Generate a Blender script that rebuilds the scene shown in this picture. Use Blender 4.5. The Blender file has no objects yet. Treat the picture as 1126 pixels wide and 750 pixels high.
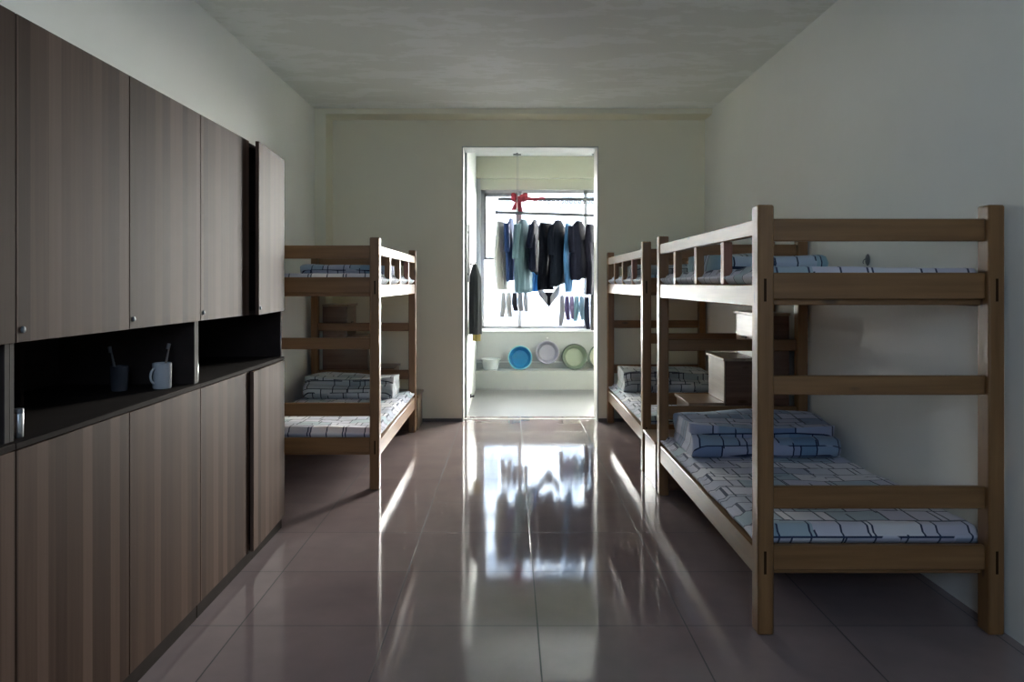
import bpy, bmesh, math, random
from mathutils import Vector, Matrix, noise

random.seed(7)
sc = bpy.context.scene
COL = sc.collection
R = math.radians

# ------------------------------------------------------------------ camera
cd = bpy.data.cameras.new('camera')
cam = bpy.data.objects.new('camera', cd)
COL.objects.link(cam)
cam.location = (0, 0, 1.38)
cam.rotation_euler = (R(90), 0, 0)
cd.sensor_width = 36.0
cd.lens = 872.0 / 1126.0 * 36.0
cd.shift_x = 3.0 / 1126.0
cd.shift_y = -63.0 / 1126.0
cd.clip_start = 0.02
sc.camera = cam

# ------------------------------------------------------------------ view
sc.view_settings.view_transform = 'Standard'
sc.view_settings.look = 'None'
sc.view_settings.gamma = 1.0
sc.view_settings.use_curve_mapping = False
sc.view_settings.exposure = 0.78
sc.cycles.use_denoising = True
sc.cycles.max_bounces = 14
sc.cycles.diffuse_bounces = 8
sc.cycles.glossy_bounces = 6
sc.cycles.transparent_max_bounces = 16
sc.cycles.sample_clamp_indirect = 20.0
sc.cycles.caustics_reflective = False
sc.cycles.caustics_refractive = False

# ------------------------------------------------------------------ sky: bright haze beyond the balcony, cooler sky on the other side
FRONT = (1.0, 0.985, 0.94)
REAR = (0.52, 0.71, 1.0)
FRONT_S, REAR_S = 135.0, 6.5
ZENITH = 0.14                  # the haze is brightest low down and fades upwards
w = bpy.data.worlds.new('sky')
sc.world = w
w.use_nodes = True
nt = w.node_tree
nt.nodes.clear()
tc = nt.nodes.new('ShaderNodeTexCoord')
sp = nt.nodes.new('ShaderNodeSeparateXYZ')
mr = nt.nodes.new('ShaderNodeMapRange')
mr.inputs['From Min'].default_value = -0.15
mr.inputs['From Max'].default_value = 0.15
mx = nt.nodes.new('ShaderNodeMix'); mx.data_type = 'RGBA'
mx.inputs[6].default_value = tuple(c * REAR_S for c in REAR) + (1,)
mx.inputs[7].default_value = tuple(c * FRONT_S for c in FRONT) + (1,)
bg = nt.nodes.new('ShaderNodeBackground')
wo = nt.nodes.new('ShaderNodeOutputWorld')
nt.links.new(tc.outputs['Generated'], sp.inputs[0])
nt.links.new(sp.outputs['Y'], mr.inputs['Value'])
nt.links.new(mr.outputs[0], mx.inputs[0])
el = nt.nodes.new('ShaderNodeMapRange')
el.inputs['From Min'].default_value = 0.22
el.inputs['From Max'].default_value = 0.60
el.inputs['To Min'].default_value = 1.0
el.inputs['To Max'].default_value = ZENITH
fade = nt.nodes.new('ShaderNodeVectorMath'); fade.operation = 'SCALE'
nt.links.new(sp.outputs['Z'], el.inputs['Value'])
fade.inputs[0].default_value = tuple(c * FRONT_S for c in FRONT)
nt.links.new(el.outputs[0], fade.inputs['Scale'])
nt.links.new(fade.outputs[0], mx.inputs[7])
nt.links.new(mx.outputs[2], bg.inputs[0])
nt.links.new(bg.outputs[0], wo.inputs[0])


def portal(name, loc, rot, sx, sy):
    l = bpy.data.lights.new(name, 'AREA')
    l.shape = 'RECTANGLE'
    l.size, l.size_y = sx, sy
    l.cycles.is_portal = True
    o = bpy.data.objects.new(name, l)
    COL.objects.link(o)
    o.location = loc
    o.rotation_euler = rot


# room numbers
XL, XR = -1.88, 1.96          # side walls
YB = 7.95                     # wall with the doorway
YR = -1.5                     # wall behind the camera
ZC = 3.07                     # ceiling
DX0, DX1, DZ = -0.474, 0.893, 2.756    # doorway
YB2 = 8.25
BX0, BX1 = -0.44, 2.12        # balcony side walls
YW = 10.6                     # balcony window wall (inner face)
WX0, WX1, WZ0, WZ1 = -0.385, 1.95, 0.775, 2.64
RX0, RX1, RZ0, RZ1 = -0.65, 0.75, 1.6, 2.85   # assumed window behind the camera, sized for its fill light

portal('balcony_window_light', ((WX0 + WX1) / 2, YW + 0.16, (WZ0 + WZ1) / 2), (R(-90), 0, 0), WX1 - WX0, WZ1 - WZ0)
portal('fill_window_portal', ((RX0 + RX1) / 2, YR - 0.14, (RZ0 + RZ1) / 2), (R(90), 0, 0), RX1 - RX0, RZ1 - RZ0)  # sampling portal of the added fill window


# ------------------------------------------------------------------ materials
def new_mat(name):
    m = bpy.data.materials.new(name)
    m.use_nodes = True
    n = m.node_tree.nodes
    return m, m.node_tree, n['Principled BSDF']


def ramp(nt, stops, interp='LINEAR'):
    r = nt.nodes.new('ShaderNodeValToRGB')
    cr = r.color_ramp
    cr.interpolation = interp
    while len(cr.elements) < len(stops):
        cr.elements.new(0.5)
    for e, (p, c) in zip(cr.elements, stops):
        e.position = p
        e.color = tuple(c) + (1,)
    return r


def mixc(nt, fac, a, b, mode='MIX'):
    m = nt.nodes.new('ShaderNodeMix'); m.data_type = 'RGBA'; m.blend_type = mode
    for i, v in ((0, fac), (6, a), (7, b)):
        if isinstance(v, (int, float)):
            m.inputs[i].default_value = v
        elif isinstance(v, tuple):
            m.inputs[i].default_value = v + (1,) if len(v) == 3 else v
        else:
            nt.links.new(v, m.inputs[i])
    return m.outputs[2]


def mathn(nt, op, a, b=None):
    m = nt.nodes.new('ShaderNodeMath'); m.operation = op
    for i, v in ((0, a), (1, b)):
        if v is None:
            continue
        if isinstance(v, (int, float)):
            m.inputs[i].default_value = v
        else:
            nt.links.new(v, m.inputs[i])
    return m.outputs[0]


def coords(nt, scale=(1, 1, 1), kind='Object', rnd=0.0, loc=(0, 0, 0)):
    t = nt.nodes.new('ShaderNodeTexCoord')
    mp = nt.nodes.new('ShaderNodeMapping')
    mp.inputs['Scale'].default_value = scale
    mp.inputs['Location'].default_value = loc
    src = t.outputs[kind]
    if rnd:
        oi = nt.nodes.new('ShaderNodeObjectInfo')
        ml = nt.nodes.new('ShaderNodeVectorMath'); ml.operation = 'MULTIPLY_ADD'
        cb = nt.nodes.new('ShaderNodeCombineXYZ')
        for i in range(3):
            nt.links.new(oi.outputs['Random'], cb.inputs[i])
        nt.links.new(cb.outputs[0], ml.inputs[0])
        ml.inputs[1].default_value = (rnd,) * 3
        nt.links.new(src, ml.inputs[2])
        src = ml.outputs[0]
    nt.links.new(src, mp.inputs[0])
    return mp.outputs[0]


def noise_tex(nt, vec, scale, detail=4, rough=0.55):
    n = nt.nodes.new('ShaderNodeTexNoise')
    n.inputs['Scale'].default_value = scale
    n.inputs['Detail'].default_value = detail
    n.inputs['Roughness'].default_value = rough
    nt.links.new(vec, n.inputs['Vector'])
    return n.outputs['Fac']


def bump(nt, p, height, strength=0.2, dist=0.005):
    b = nt.nodes.new('ShaderNodeBump')
    b.inputs['Strength'].default_value = strength
    b.inputs['Distance'].default_value = dist
    nt.links.new(height, b.inputs['Height'])
    nt.links.new(b.outputs[0], p.inputs['Normal'])


def plain(name, col, rough=0.5, metal=0.0, var=0.12, scale=14, spec=0.5):
    m, nt, p = new_mat(name)
    v = coords(nt)
    n = noise_tex(nt, v, scale)
    dark = tuple(c * (1 - var) for c in col)
    lite = tuple(min(1, c * (1 + var)) for c in col)
    r = ramp(nt, [(0.3, dark), (0.7, lite)])
    nt.links.new(n, r.inputs[0])
    nt.links.new(r.outputs[0], p.inputs['Base Color'])
    p.inputs['Roughness'].default_value = rough
    p.inputs['Metallic'].default_value = metal
    p.inputs['Specular IOR Level'].default_value = spec
    return m


def paint(name, col, stain, rough=0.75):
    m, nt, p = new_mat(name)
    v = coords(nt)
    big = noise_tex(nt, v, 0.9, 5, 0.6)
    r = ramp(nt, [(0.35, stain), (0.6, col)])
    nt.links.new(big, r.inputs[0])
    nt.links.new(r.outputs[0], p.inputs['Base Color'])
    p.inputs['Roughness'].default_value = rough
    p.inputs['Specular IOR Level'].default_value = 0.3
    bump(nt, p, noise_tex(nt, v, 35, 4), 0.12, 0.004)
    return m


def ceiling_paint():
    m, nt, p = new_mat('ceiling_paint')
    v = coords(nt)
    # irregular re-plastered patches
    vs = coords(nt, (1.0, 2.2, 1))
    n = noise_tex(nt, vs, 1.3, 8, 0.62)
    r = ramp(nt, [(0.50, (0.77, 0.79, 0.74)), (0.52, (0.83, 0.85, 0.81)), (0.60, (0.84, 0.86, 0.83)), (0.615, (0.78, 0.80, 0.75))])
    nt.links.new(n, r.inputs[0])
    nt.links.new(r.outputs[0], p.inputs['Base Color'])
    r2 = ramp(nt, [(0.50, (0.8,) * 3), (0.55, (0.6,) * 3), (0.65, (0.75,) * 3)])
    nt.links.new(n, r2.inputs[0])
    nt.links.new(r2.outputs[0], p.inputs['Roughness'])
    bump(nt, p, n, 0.10, 0.006)
    return m


def pine(name, axis, a=(0.168, 0.078, 0.025), b=(0.26, 0.132, 0.050), rough=0.4, rnd=3.0):
    m, nt, p = new_mat(name)
    s = [26, 26, 26]
    s[axis] = 1.3
    v = coords(nt, tuple(s), rnd=rnd)
    n = noise_tex(nt, v, 1.0, 5, 0.6)
    r = ramp(nt, [(0.3, a), (0.68, b)])
    nt.links.new(n, r.inputs[0])
    # knots
    k = [9, 9, 9]
    k[axis] = 3.2
    vk = coords(nt, tuple(k), rnd=rnd)
    vo = nt.nodes.new('ShaderNodeTexVoronoi')
    vo.inputs['Scale'].default_value = 1.0
    nt.links.new(vk, vo.inputs['Vector'])
    kr = ramp(nt, [(0.06, (1, 1, 1)), (0.13, (0, 0, 0))])
    nt.links.new(vo.outputs['Distance'], kr.inputs[0])
    c = mixc(nt, kr.outputs[0], r.outputs[0], (0.10, 0.05, 0.025))
    nt.links.new(c, p.inputs['Base Color'])
    p.inputs['Roughness'].default_value = rough
    bump(nt, p, n, 0.12, 0.002)
    return m


def laminate():
    m, nt, p = new_mat('door_laminate')
    v = coords(nt, rnd=9.0)
    s = nt.nodes.new('ShaderNodeSeparateXYZ')
    nt.links.new(v, s.inputs[0])
    vo = nt.nodes.new('ShaderNodeTexVoronoi')
    vo.voronoi_dimensions = '1D'
    vo.inputs['Scale'].default_value = 17
    nt.links.new(s.outputs['Y'], vo.inputs['W'])
    sc_ = nt.nodes.new('ShaderNodeSeparateColor')
    nt.links.new(vo.outputs['Color'], sc_.inputs[0])
    vg = coords(nt, (60, 60, 1.6), rnd=9.0)
    g = noise_tex(nt, vg, 1.0, 5, 0.6)
    f = mathn(nt, 'ADD', mathn(nt, 'MULTIPLY', sc_.outputs[0], 0.62), mathn(nt, 'MULTIPLY', g, 0.42))
    r = ramp(nt, [(0.2, (0.051, 0.027, 0.0175)), (0.55, (0.088, 0.051, 0.0355)), (0.95, (0.150, 0.094, 0.070))])
    nt.links.new(f, r.inputs[0])
    nt.links.new(r.outputs[0], p.inputs['Base Color'])
    p.inputs['Roughness'].default_value = 0.62
    p.inputs['Specular IOR Level'].default_value = 0.06
    return m


def tiles():
    m, nt, p = new_mat('floor_tile')
    v = coords(nt, loc=(-0.114, -3.2, 0))
    b = nt.nodes.new('ShaderNodeTexBrick')
    b.offset = 0.0
    b.squash = 1.0
    b.inputs['Scale'].default_value = 1.0
    b.inputs['Brick Width'].default_value = 0.6
    b.inputs['Row Height'].default_value = 0.6
    b.inputs['Mortar Size'].default_value = 0.003
    b.inputs['Mortar Smooth'].default_value = 0.1
    b.inputs['Bias'].default_value = 0.0
    b.inputs['Color1'].default_value = (0.285, 0.222, 0.218, 1)
    b.inputs['Color2'].default_value = (0.31, 0.245, 0.24, 1)
    b.inputs['Mortar'].default_value = (0.04, 0.032, 0.03, 1)
    nt.links.new(v, b.inputs['Vector'])
    n = noise_tex(nt, v, 3.0, 5)
    r = ramp(nt, [(0.3, (0.86, 0.86, 0.86)), (0.7, (1.06, 1.05, 1.05))])
    nt.links.new(n, r.inputs[0])
    c = mixc(nt, 1.0, b.outputs['Color'], r.outputs[0], 'MULTIPLY')
    nt.links.new(c, p.inputs['Base Color'])
    p.inputs['IOR'].default_value = 1.6
    rr = ramp(nt, [(0.0, (0.062,) * 3), (1.0, (0.6,) * 3)])
    nt.links.new(b.outputs['Fac'], rr.inputs[0])
    nt.links.new(rr.outputs[0], p.inputs['Roughness'])
    # slight waviness of the glazed tiles and sunken joints
    n2 = noise_tex(nt, v, 5.0, 2)
    h = mathn(nt, 'SUBTRACT', mathn(nt, 'MULTIPLY', n2, 0.35), b.outputs['Fac'])
    bump(nt, p, h, 0.22, 0.003)
    return m


def quilt_print(name, base, tints, line, seed=0.0, sheen=0.2):
    """printed cotton: patches of colour with a broken maze of dark lines"""
    m, nt, p = new_mat(name)
    t = nt.nodes.new('ShaderNodeTexCoord')
    s = nt.nodes.new('ShaderNodeSeparateXYZ')
    nt.links.new(t.outputs['Object'], s.inputs[0])
    yz = mathn(nt, 'ADD', s.outputs['Y'], mathn(nt, 'MULTIPLY', s.outputs['Z'], 1.0))
    cb = nt.nodes.new('ShaderNodeCombineXYZ')
    nt.links.new(s.outputs['X'], cb.inputs[0])
    nt.links.new(yz, cb.inputs[1])

    def brick(bw, rh, mort, off, sx):
        mp = nt.nodes.new('ShaderNodeMapping')
        mp.inputs['Location'].default_value = (seed + sx, seed * 0.7 + sx, 0)
        nt.links.new(cb.outputs[0], mp.inputs[0])
        b = nt.nodes.new('ShaderNodeTexBrick')
        b.offset = off
        b.inputs['Scale'].default_value = 1.0
        b.inputs['Brick Width'].default_value = bw
        b.inputs['Row Height'].default_value = rh
        b.inputs['Mortar Size'].default_value = mort
        b.inputs['Mortar Smooth'].default_value = 0.0
        b.inputs['Bias'].default_value = 0.0
        b.inputs['Color1'].default_value = (0, 0, 0, 1)
        b.inputs['Color2'].default_value = (1, 1, 1, 1)
        b.inputs['Mortar'].default_value = (0.5, 0.5, 0.5, 1)
        nt.links.new(mp.outputs[0], b.inputs['Vector'])
        return b, mp.outputs[0]
    b1, v1 = brick(0.22, 0.135, 0.0042, 0.45, 0.0)
    b2, v2 = brick(0.13, 0.19, 0.0040, 0.3, 3.1)
    st = [(i / len(tints), c) for i, c in enumerate(tints)]
    r = ramp(nt, st, 'CONSTANT')
    nt.links.new(b1.outputs['Color'], r.inputs[0])
    st2 = [(0.0, base), (0.55, base), (0.78, tints[1]), (0.9, tints[-1])]
    r2 = ramp(nt, st2, 'CONSTANT')
    nt.links.new(b2.outputs['Color'], r2.inputs[0])
    c = mixc(nt, 0.3, r.outputs[0], r2.outputs[0])
    # the lines run only here and there
    n = noise_tex(nt, v1, 5.0, 1)
    k1 = ramp(nt, [(0.40, (0, 0, 0)), (0.41, (1, 1, 1))])
    k2 = ramp(nt, [(0.56, (1, 1, 1)), (0.57, (0, 0, 0))])
    nt.links.new(n, k1.inputs[0])
    nt.links.new(n, k2.inputs[0])
    l1 = mathn(nt, 'MULTIPLY', b1.outputs['Fac'], k1.outputs[0])
    l2 = mathn(nt, 'MULTIPLY', b2.outputs['Fac'], k2.outputs[0])
    l = mathn(nt, 'MAXIMUM', l1, l2)
    c = mixc(nt, l, c, line)
    nt.links.new(c, p.inputs['Base Color'])
    p.inputs['Roughness'].default_value = 0.85
    p.inputs['Specular IOR Level'].default_value = 0.2
    p.inputs['Sheen Weight'].default_value = sheen
    v = coords(nt)
    bump(nt, p, noise_tex(nt, v, 9, 4), 0.35, 0.012)
    return m


def cloth(name, col, var=0.25):
    m, nt, p = new_mat(name)
    v = coords(nt, (30, 30, 3))
    n = noise_tex(nt, v, 1.0, 3)
    r = ramp(nt, [(0.3, tuple(c * (1 - var) for c in col)), (0.7, tuple(min(1, c * (1 + var)) for c in col))])
    nt.links.new(n, r.inputs[0])
    nt.links.new(r.outputs[0], p.inputs['Base Color'])
    p.inputs['Roughness'].default_value = 0.9
    p.inputs['Specular IOR Level'].default_value = 0.03
    return m


def glass():
    m, nt, p = new_mat('window_glass')
    nt.nodes.remove(p)
    tr = nt.nodes.new('ShaderNodeBsdfTransparent')
    tr.inputs[0].default_value = (0.97, 0.98, 0.975, 1)
    gl = nt.nodes.new('ShaderNodeBsdfGlossy')
    gl.inputs['Roughness'].default_value = 0.02
    fr = nt.nodes.new('ShaderNodeFresnel')
    fr.inputs['IOR'].default_value = 1.3
    mxs = nt.nodes.new('ShaderNodeMixShader')
    out = nt.nodes['Material Output']
    nt.links.new(fr.outputs[0], mxs.inputs[0])
    nt.links.new(tr.outputs[0], mxs.inputs[1])
    nt.links.new(gl.outputs[0], mxs.inputs[2])
    nt.links.new(mxs.outputs[0], out.inputs[0])
    return m


def clear_plastic(name, col, rough=0.2, trans=0.6):
    m, nt, p = new_mat(name)
    v = coords(nt)
    n = noise_tex(nt, v, 12)
    r = ramp(nt, [(0.3, tuple(c * 0.93 for c in col)), (0.7, col)])
    nt.links.new(n, r.inputs[0])
    nt.links.new(r.outputs[0], p.inputs['Base Color'])
    p.inputs['Roughness'].default_value = rough
    p.inputs['Transmission Weight'].default_value = trans
    p.inputs['IOR'].default_value = 1.2
    return m


M = {}
M['wall'] = paint('wall_paint', (0.87, 0.87, 0.82), (0.84, 0.845, 0.78))
M['backwall'] = paint('back_wall_paint', (0.85, 0.82, 0.66), (0.82, 0.79, 0.63))
M['ceiling'] = ceiling_paint()
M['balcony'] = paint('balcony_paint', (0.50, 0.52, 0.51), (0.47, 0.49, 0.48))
M['balcony_beam'] = paint('balcony_beam_paint', (0.35, 0.36, 0.30), (0.33, 0.34, 0.28))
M['parapet'] = paint('parapet_tile', (0.36, 0.378, 0.378), (0.335, 0.353, 0.353), 0.5)
M['floor'] = tiles()
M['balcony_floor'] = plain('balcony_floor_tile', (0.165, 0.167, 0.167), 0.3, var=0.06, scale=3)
M['base'] = plain('dark_skirting', (0.10, 0.085, 0.075), 0.4)
M['pine_x'] = pine('pine_lengthwise_x', 0)
M['pine_y'] = pine('pine_lengthwise_y', 1)
M['pine_z'] = pine('pine_upright', 2)
M['pine_red'] = pine('reddish_pine_upright', 2, (0.20, 0.075, 0.045), (0.30, 0.12, 0.075))
M['tenon'] = plain('dark_tenon_end', (0.035, 0.018, 0.009), 0.9, spec=0.05)
M['stair'] = pine('brown_stair_wood', 0, (0.11, 0.055, 0.035), (0.18, 0.10, 0.065), rough=0.16)
M['tread'] = pine('stair_tread_wood', 1, (0.22, 0.15, 0.10), (0.32, 0.23, 0.16), rough=0.33)
M['laminate'] = laminate()
M['carcass'] = plain('dark_cabinet_board', (0.035, 0.025, 0.022), 0.8, spec=0.04)
M['edge'] = plain('cabinet_edge_band', (0.07, 0.058, 0.052), 0.7, spec=0.1)
M['plinth'] = plain('cabinet_plinth', (0.03, 0.022, 0.019), 0.8, spec=0.04)
M['steel'] = plain('brushed_steel', (0.62, 0.62, 0.62), 0.3, 0.9)
M['alu'] = plain('grey_aluminium', (0.20, 0.21, 0.22), 0.5, 0.3)
M['dark_alu'] = plain('dark_aluminium', (0.075, 0.08, 0.085), 0.55, 0.2)
M['frame_dark'] = plain('dark_window_sash', (0.11, 0.11, 0.12), 0.45)
M['frame_white'] = plain('white_window_frame', (0.75, 0.76, 0.77), 0.4, var=0.04)
M['lining'] = plain('doorway_lining', (0.42, 0.43, 0.41), 0.6, var=0.05)
M['frame_grey'] = plain('pale_grey_window_frame', (0.30, 0.31, 0.33), 0.5, var=0.05)
M['glass'] = glass()
M['white_china'] = plain('white_china', (0.55, 0.54, 0.55), 0.2, var=0.04)
M['ink'] = plain('dark_print', (0.05, 0.05, 0.06), 0.5)
M['sheet'] = quilt_print('sheet_print', (0.72, 0.72, 0.78), [(0.82, 0.82, 0.86), (0.36, 0.41, 0.54), (0.64, 0.64, 0.75), (0.28, 0.43, 0.50), (0.50, 0.51, 0.64)], (0.03, 0.045, 0.10))
M['quilt'] = quilt_print('quilt_print', (0.38, 0.42, 0.56), [(0.46, 0.50, 0.64), (0.11, 0.20, 0.38), (0.34, 0.38, 0.53), (0.09, 0.17, 0.32), (0.19, 0.31, 0.44)], (0.015, 0.025, 0.07), 1.7)
M['quilt_grey'] = quilt_print('grey_quilt_print', (0.50, 0.53, 0.56), [(0.55, 0.57, 0.60), (0.36, 0.42, 0.44), (0.30, 0.34, 0.36), (0.48, 0.52, 0.56), (0.24, 0.30, 0.33)], (0.02, 0.025, 0.04), 4.3)
M['quilt_teal'] = quilt_print('teal_quilt_print', (0.55, 0.66, 0.72), [(0.62, 0.68, 0.78), (0.30, 0.50, 0.58), (0.50, 0.60, 0.74), (0.26, 0.44, 0.54), (0.56, 0.62, 0.76)], (0.02, 0.04, 0.09), 7.9)


# ------------------------------------------------------------------ mesh helpers
class MB:
    def __init__(self):
        self.bm = bmesh.new()

    def box(self, x0, x1, y0, y1, z0, z1, bev=0.0, seg=1, mat=None):
        t = bmesh.new()
        r = bmesh.ops.create_cube(t, size=1.0)
        for v in t.verts:
            v.co = Vector((x0 + (v.co.x + 0.5) * (x1 - x0), y0 + (v.co.y + 0.5) * (y1 - y0), z0 + (v.co.z + 0.5) * (z1 - z0)))
        if bev:
            bmesh.ops.bevel(t, geom=list(t.edges), offset=bev, segments=seg, profile=0.5, affect='EDGES')
        self._add(t, mat)
        return self

    def _add(self, t, mat=None):
        if mat is not None:
            bmesh.ops.transform(t, matrix=mat, verts=t.verts)
        bmesh.ops.recalc_face_normals(t, faces=t.faces)
        me = bpy.data.meshes.new('tmp')
        t.to_mesh(me)
        self.bm.from_mesh(me)
        bpy.data.meshes.remove(me)
        t.free()

    def prism(self, pts, axis, a0, a1, mat=None, bev=0.0):
        """outline pts (2-D) extruded along an axis"""
        t = bmesh.new()

        def mk(p, a):
            c = [p[0], p[1]]
            c.insert(axis, a)
            return t.verts.new(c)
        lo = [mk(p, a0) for p in pts]
        hi = [mk(p, a1) for p in pts]
        t.faces.new(lo)
        t.faces.new(hi)
        n = len(pts)
        for i in range(n):
            t.faces.new((lo[i], lo[(i + 1) % n], hi[(i + 1) % n], hi[i]))
        bmesh.ops.recalc_face_normals(t, faces=t.faces)
        if bev:
            bmesh.ops.bevel(t, geom=list(t.edges), offset=bev, segments=2, profile=0.5, affect='EDGES')
        self._add(t, mat)
        return self

    def tube(self, pts, r, n=8, closed=False, mat=None):
        t = bmesh.new()
        pts = [Vector(p) for p in pts]
        rs = r if isinstance(r, (list, tuple)) else [r] * len(pts)
        rings = []
        L = len(pts)
        up0 = None
        for i, p in enumerate(pts):
            if closed:
                d = pts[(i + 1) % L] - pts[i - 1]
            else:
                d = pts[min(i + 1, L - 1)] - pts[max(i - 1, 0)]
            d.normalize()
            if up0 is None:
                up0 = Vector((0, 0, 1)) if abs(d.z) < 0.9 else Vector((1, 0, 0))
            u = (up0 - d * up0.dot(d))
            if u.length < 1e-4:
                u = d.orthogonal()
            u.normalize()
            up0 = u
            s = d.cross(u)
            rings.append([t.verts.new(p + (u * math.cos(2 * math.pi * k / n) + s * math.sin(2 * math.pi * k / n)) * rs[i]) for k in range(n)])
        for i in range(L if closed else L - 1):
            a, b = rings[i], rings[(i + 1) % L]
            for k in range(n):
                t.faces.new((a[k], a[(k + 1) % n], b[(k + 1) % n], b[k]))
        if not closed:
            t.faces.new(rings[0])
            t.faces.new(rings[-1])
        self._add(t, mat)
        return self

    def lathe(self, prof, n=32, mat=None):
        """prof: list of (r, z); r = 0 closes to a point"""
        t = bmesh.new()
        rings = []
        for r, z in prof:
            if r < 1e-6:
                rings.append([t.verts.new((0, 0, z))])
            else:
                rings.append([t.verts.new((r * math.cos(2 * math.pi * k / n), r * math.sin(2 * math.pi * k / n), z)) for k in range(n)])
        for a, b in zip(rings, rings[1:]):
            for k in range(n):
                k2 = (k + 1) % n
                if len(a) == 1 and len(b) == 1:
                    continue
                if len(a) == 1:
                    t.faces.new((a[0], b[k], b[k2]))
                elif len(b) == 1:
                    t.faces.new((a[k], a[k2], b[0]))
                else:
                    t.faces.new((a[k], a[k2], b[k2], b[k]))
        self._add(t, mat)
        return self

    def loft(self, rows, mat=None):
        """rows: list of closed rings (lists of points of equal length), capped"""
        t = bmesh.new()
        rings = [[t.verts.new(p) for p in row] for row in rows]
        n = len(rings[0])
        for a, b in zip(rings, rings[1:]):
            for k in range(n):
                t.faces.new((a[k], a[(k + 1) % n], b[(k + 1) % n], b[k]))
        t.faces.new(rings[0])
        t.faces.new(rings[-1])
        self._add(t, mat)
        return self

    def build(self, name, mat, parent=None, smooth=True, angle=40, sub=0):
        me = bpy.data.meshes.new(name)
        self.bm.to_mesh(me)
        self.bm.free()
        o = bpy.data.objects.new(name, me)
        COL.objects.link(o)
        me.materials.append(M[mat] if isinstance(mat, str) else mat)
        if smooth:
            for p in me.polygons:
                p.use_smooth = True
            try:
                me.set_sharp_from_angle(angle=R(angle))
            except Exception:
                pass
        if sub:
            md = o.modifiers.new('sub', 'SUBSURF')
            md.levels = md.render_levels = sub
        if parent is not None:
            o.parent = parent
        return o


def tag(o, label, cat, group=None, kind=None):
    o['label'] = label
    o['category'] = cat
    if group:
        o['group'] = group
    if kind:
        o['kind'] = kind
    return o


def thing(name, label, cat, loc=(0, 0, 0), rz=0.0, group=None):
    o = bpy.data.objects.new(name, None)
    o.empty_display_size = 0.1
    COL.objects.link(o)
    o.location = loc
    o.rotation_euler = (0, 0, rz)
    return tag(o, label, cat, group)


def struct(name, mb, mat, label, cat):
    o = mb.build(name, mat, smooth=False)
    o['kind'] = 'structure'
    o['label'] = label
    o['category'] = cat
    return o


def copy_tree(o, parent=None, sub=True):
    c = o.copy()
    COL.objects.link(c)
    if parent is not None:
        c.parent = parent
    for ch in list(o.children):
        copy_tree(ch, c)
    return c


# ------------------------------------------------------------------ the setting
T = 0.2
struct('floor', MB().box(XL - T, XR + T, YR - 0.3, YB2, -0.1, 0.0), 'floor', 'glossy pinkish beige square tiled floor of the dormitory', 'floor')
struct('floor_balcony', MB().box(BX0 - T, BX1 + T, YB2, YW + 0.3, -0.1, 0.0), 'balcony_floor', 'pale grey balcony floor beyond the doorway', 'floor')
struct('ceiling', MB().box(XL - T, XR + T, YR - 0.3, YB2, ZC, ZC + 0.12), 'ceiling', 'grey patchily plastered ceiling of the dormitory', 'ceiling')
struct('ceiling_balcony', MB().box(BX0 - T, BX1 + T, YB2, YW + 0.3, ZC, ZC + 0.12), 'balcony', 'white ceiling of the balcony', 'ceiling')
struct('wall_left', MB().box(XL - T, XL, YR - 0.3, YB2, 0, ZC), 'wall', 'bare painted wall behind the cabinets', 'wall')
struct('wall_right', MB().box(XR, XR + T, YR - 0.3, YB2, 0, ZC), 'wall', 'bare painted wall beside the right-hand bunks', 'wall')
b = MB()
b.box(XL, DX0, YB, YB2, 0, ZC).box(DX1, XR, YB, YB2, 0, ZC).box(DX0, DX1, YB, YB2, DZ, ZC)
struct('wall_back', b, 'backwall', 'olive-cream end wall with the tall open doorway', 'wall')
# thin white lining of the doorway
b = MB()
b.box(DX0, DX0 + 0.012, YB - 0.004, YB2 + 0.004, 0, DZ).box(DX1 - 0.012, DX1, YB - 0.004, YB2 + 0.004, 0, DZ).box(DX0 + 0.012, DX1 - 0.012, YB - 0.004, YB2 + 0.004, DZ - 0.012, DZ)
struct('trim_1', b, 'lining', 'thin pale lining of the open doorway', 'door trim')
struct('trim_2', MB().box(XL, -1.77, 7.65, YB, 0, ZC), 'backwall', 'narrow cream pillar in the far left corner', 'pillar')
struct('trim_3', MB().box(-1.77, XR, 7.65, YB, ZC - 0.05, ZC), 'backwall', 'shallow beam under the ceiling above the doorway wall', 'beam')
b = MB()
b.box(-1.77, DX0, YB - 0.012, YB, 0, 0.03).box(DX1, XR, YB - 0.012, YB, 0, 0.03)
struct('baseboard_back', b, 'base', 'low dark skirting along the doorway wall', 'skirting')
struct('trim_4', MB().box(DX0, DX1, 8.07, 8.12, 0.0, 0.004), 'balcony', 'thin pale threshold strip in the doorway', 'threshold')
# wall behind the camera; its unseen window is added for cool fill light
b = MB()
b.box(XL, RX0, YR - 0.2, YR, 0, ZC).box(RX1, XR, YR - 0.2, YR, 0, ZC).box(RX0, RX1, YR - 0.2, YR, 0, RZ0).box(RX0, RX1, YR - 0.2, YR, RZ1, ZC)
struct('wall_rear', b, 'wall', 'painted wall behind the viewpoint with an added fill window', 'wall')
b = MB()
for x in (RX0, 0.03, RX1 - 0.05):
    b.box(x, x + 0.05, YR - 0.13, YR - 0.08, RZ0, RZ1)
b.box(RX0, RX1, YR - 0.13, YR - 0.08, RZ0, RZ0 + 0.05).box(RX0, RX1, YR - 0.13, YR - 0.08, RZ1 - 0.05, RZ1)
wr = struct('window_added', b, 'frame_white', 'unseen window added behind the viewpoint for cool fill light', 'window')
MB().box(RX0 + 0.05, RX1 - 0.05, YR - 0.107, YR - 0.103, RZ0 + 0.05, RZ1 - 0.05).build('window_glass', 'glass', wr, smooth=False)

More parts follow.
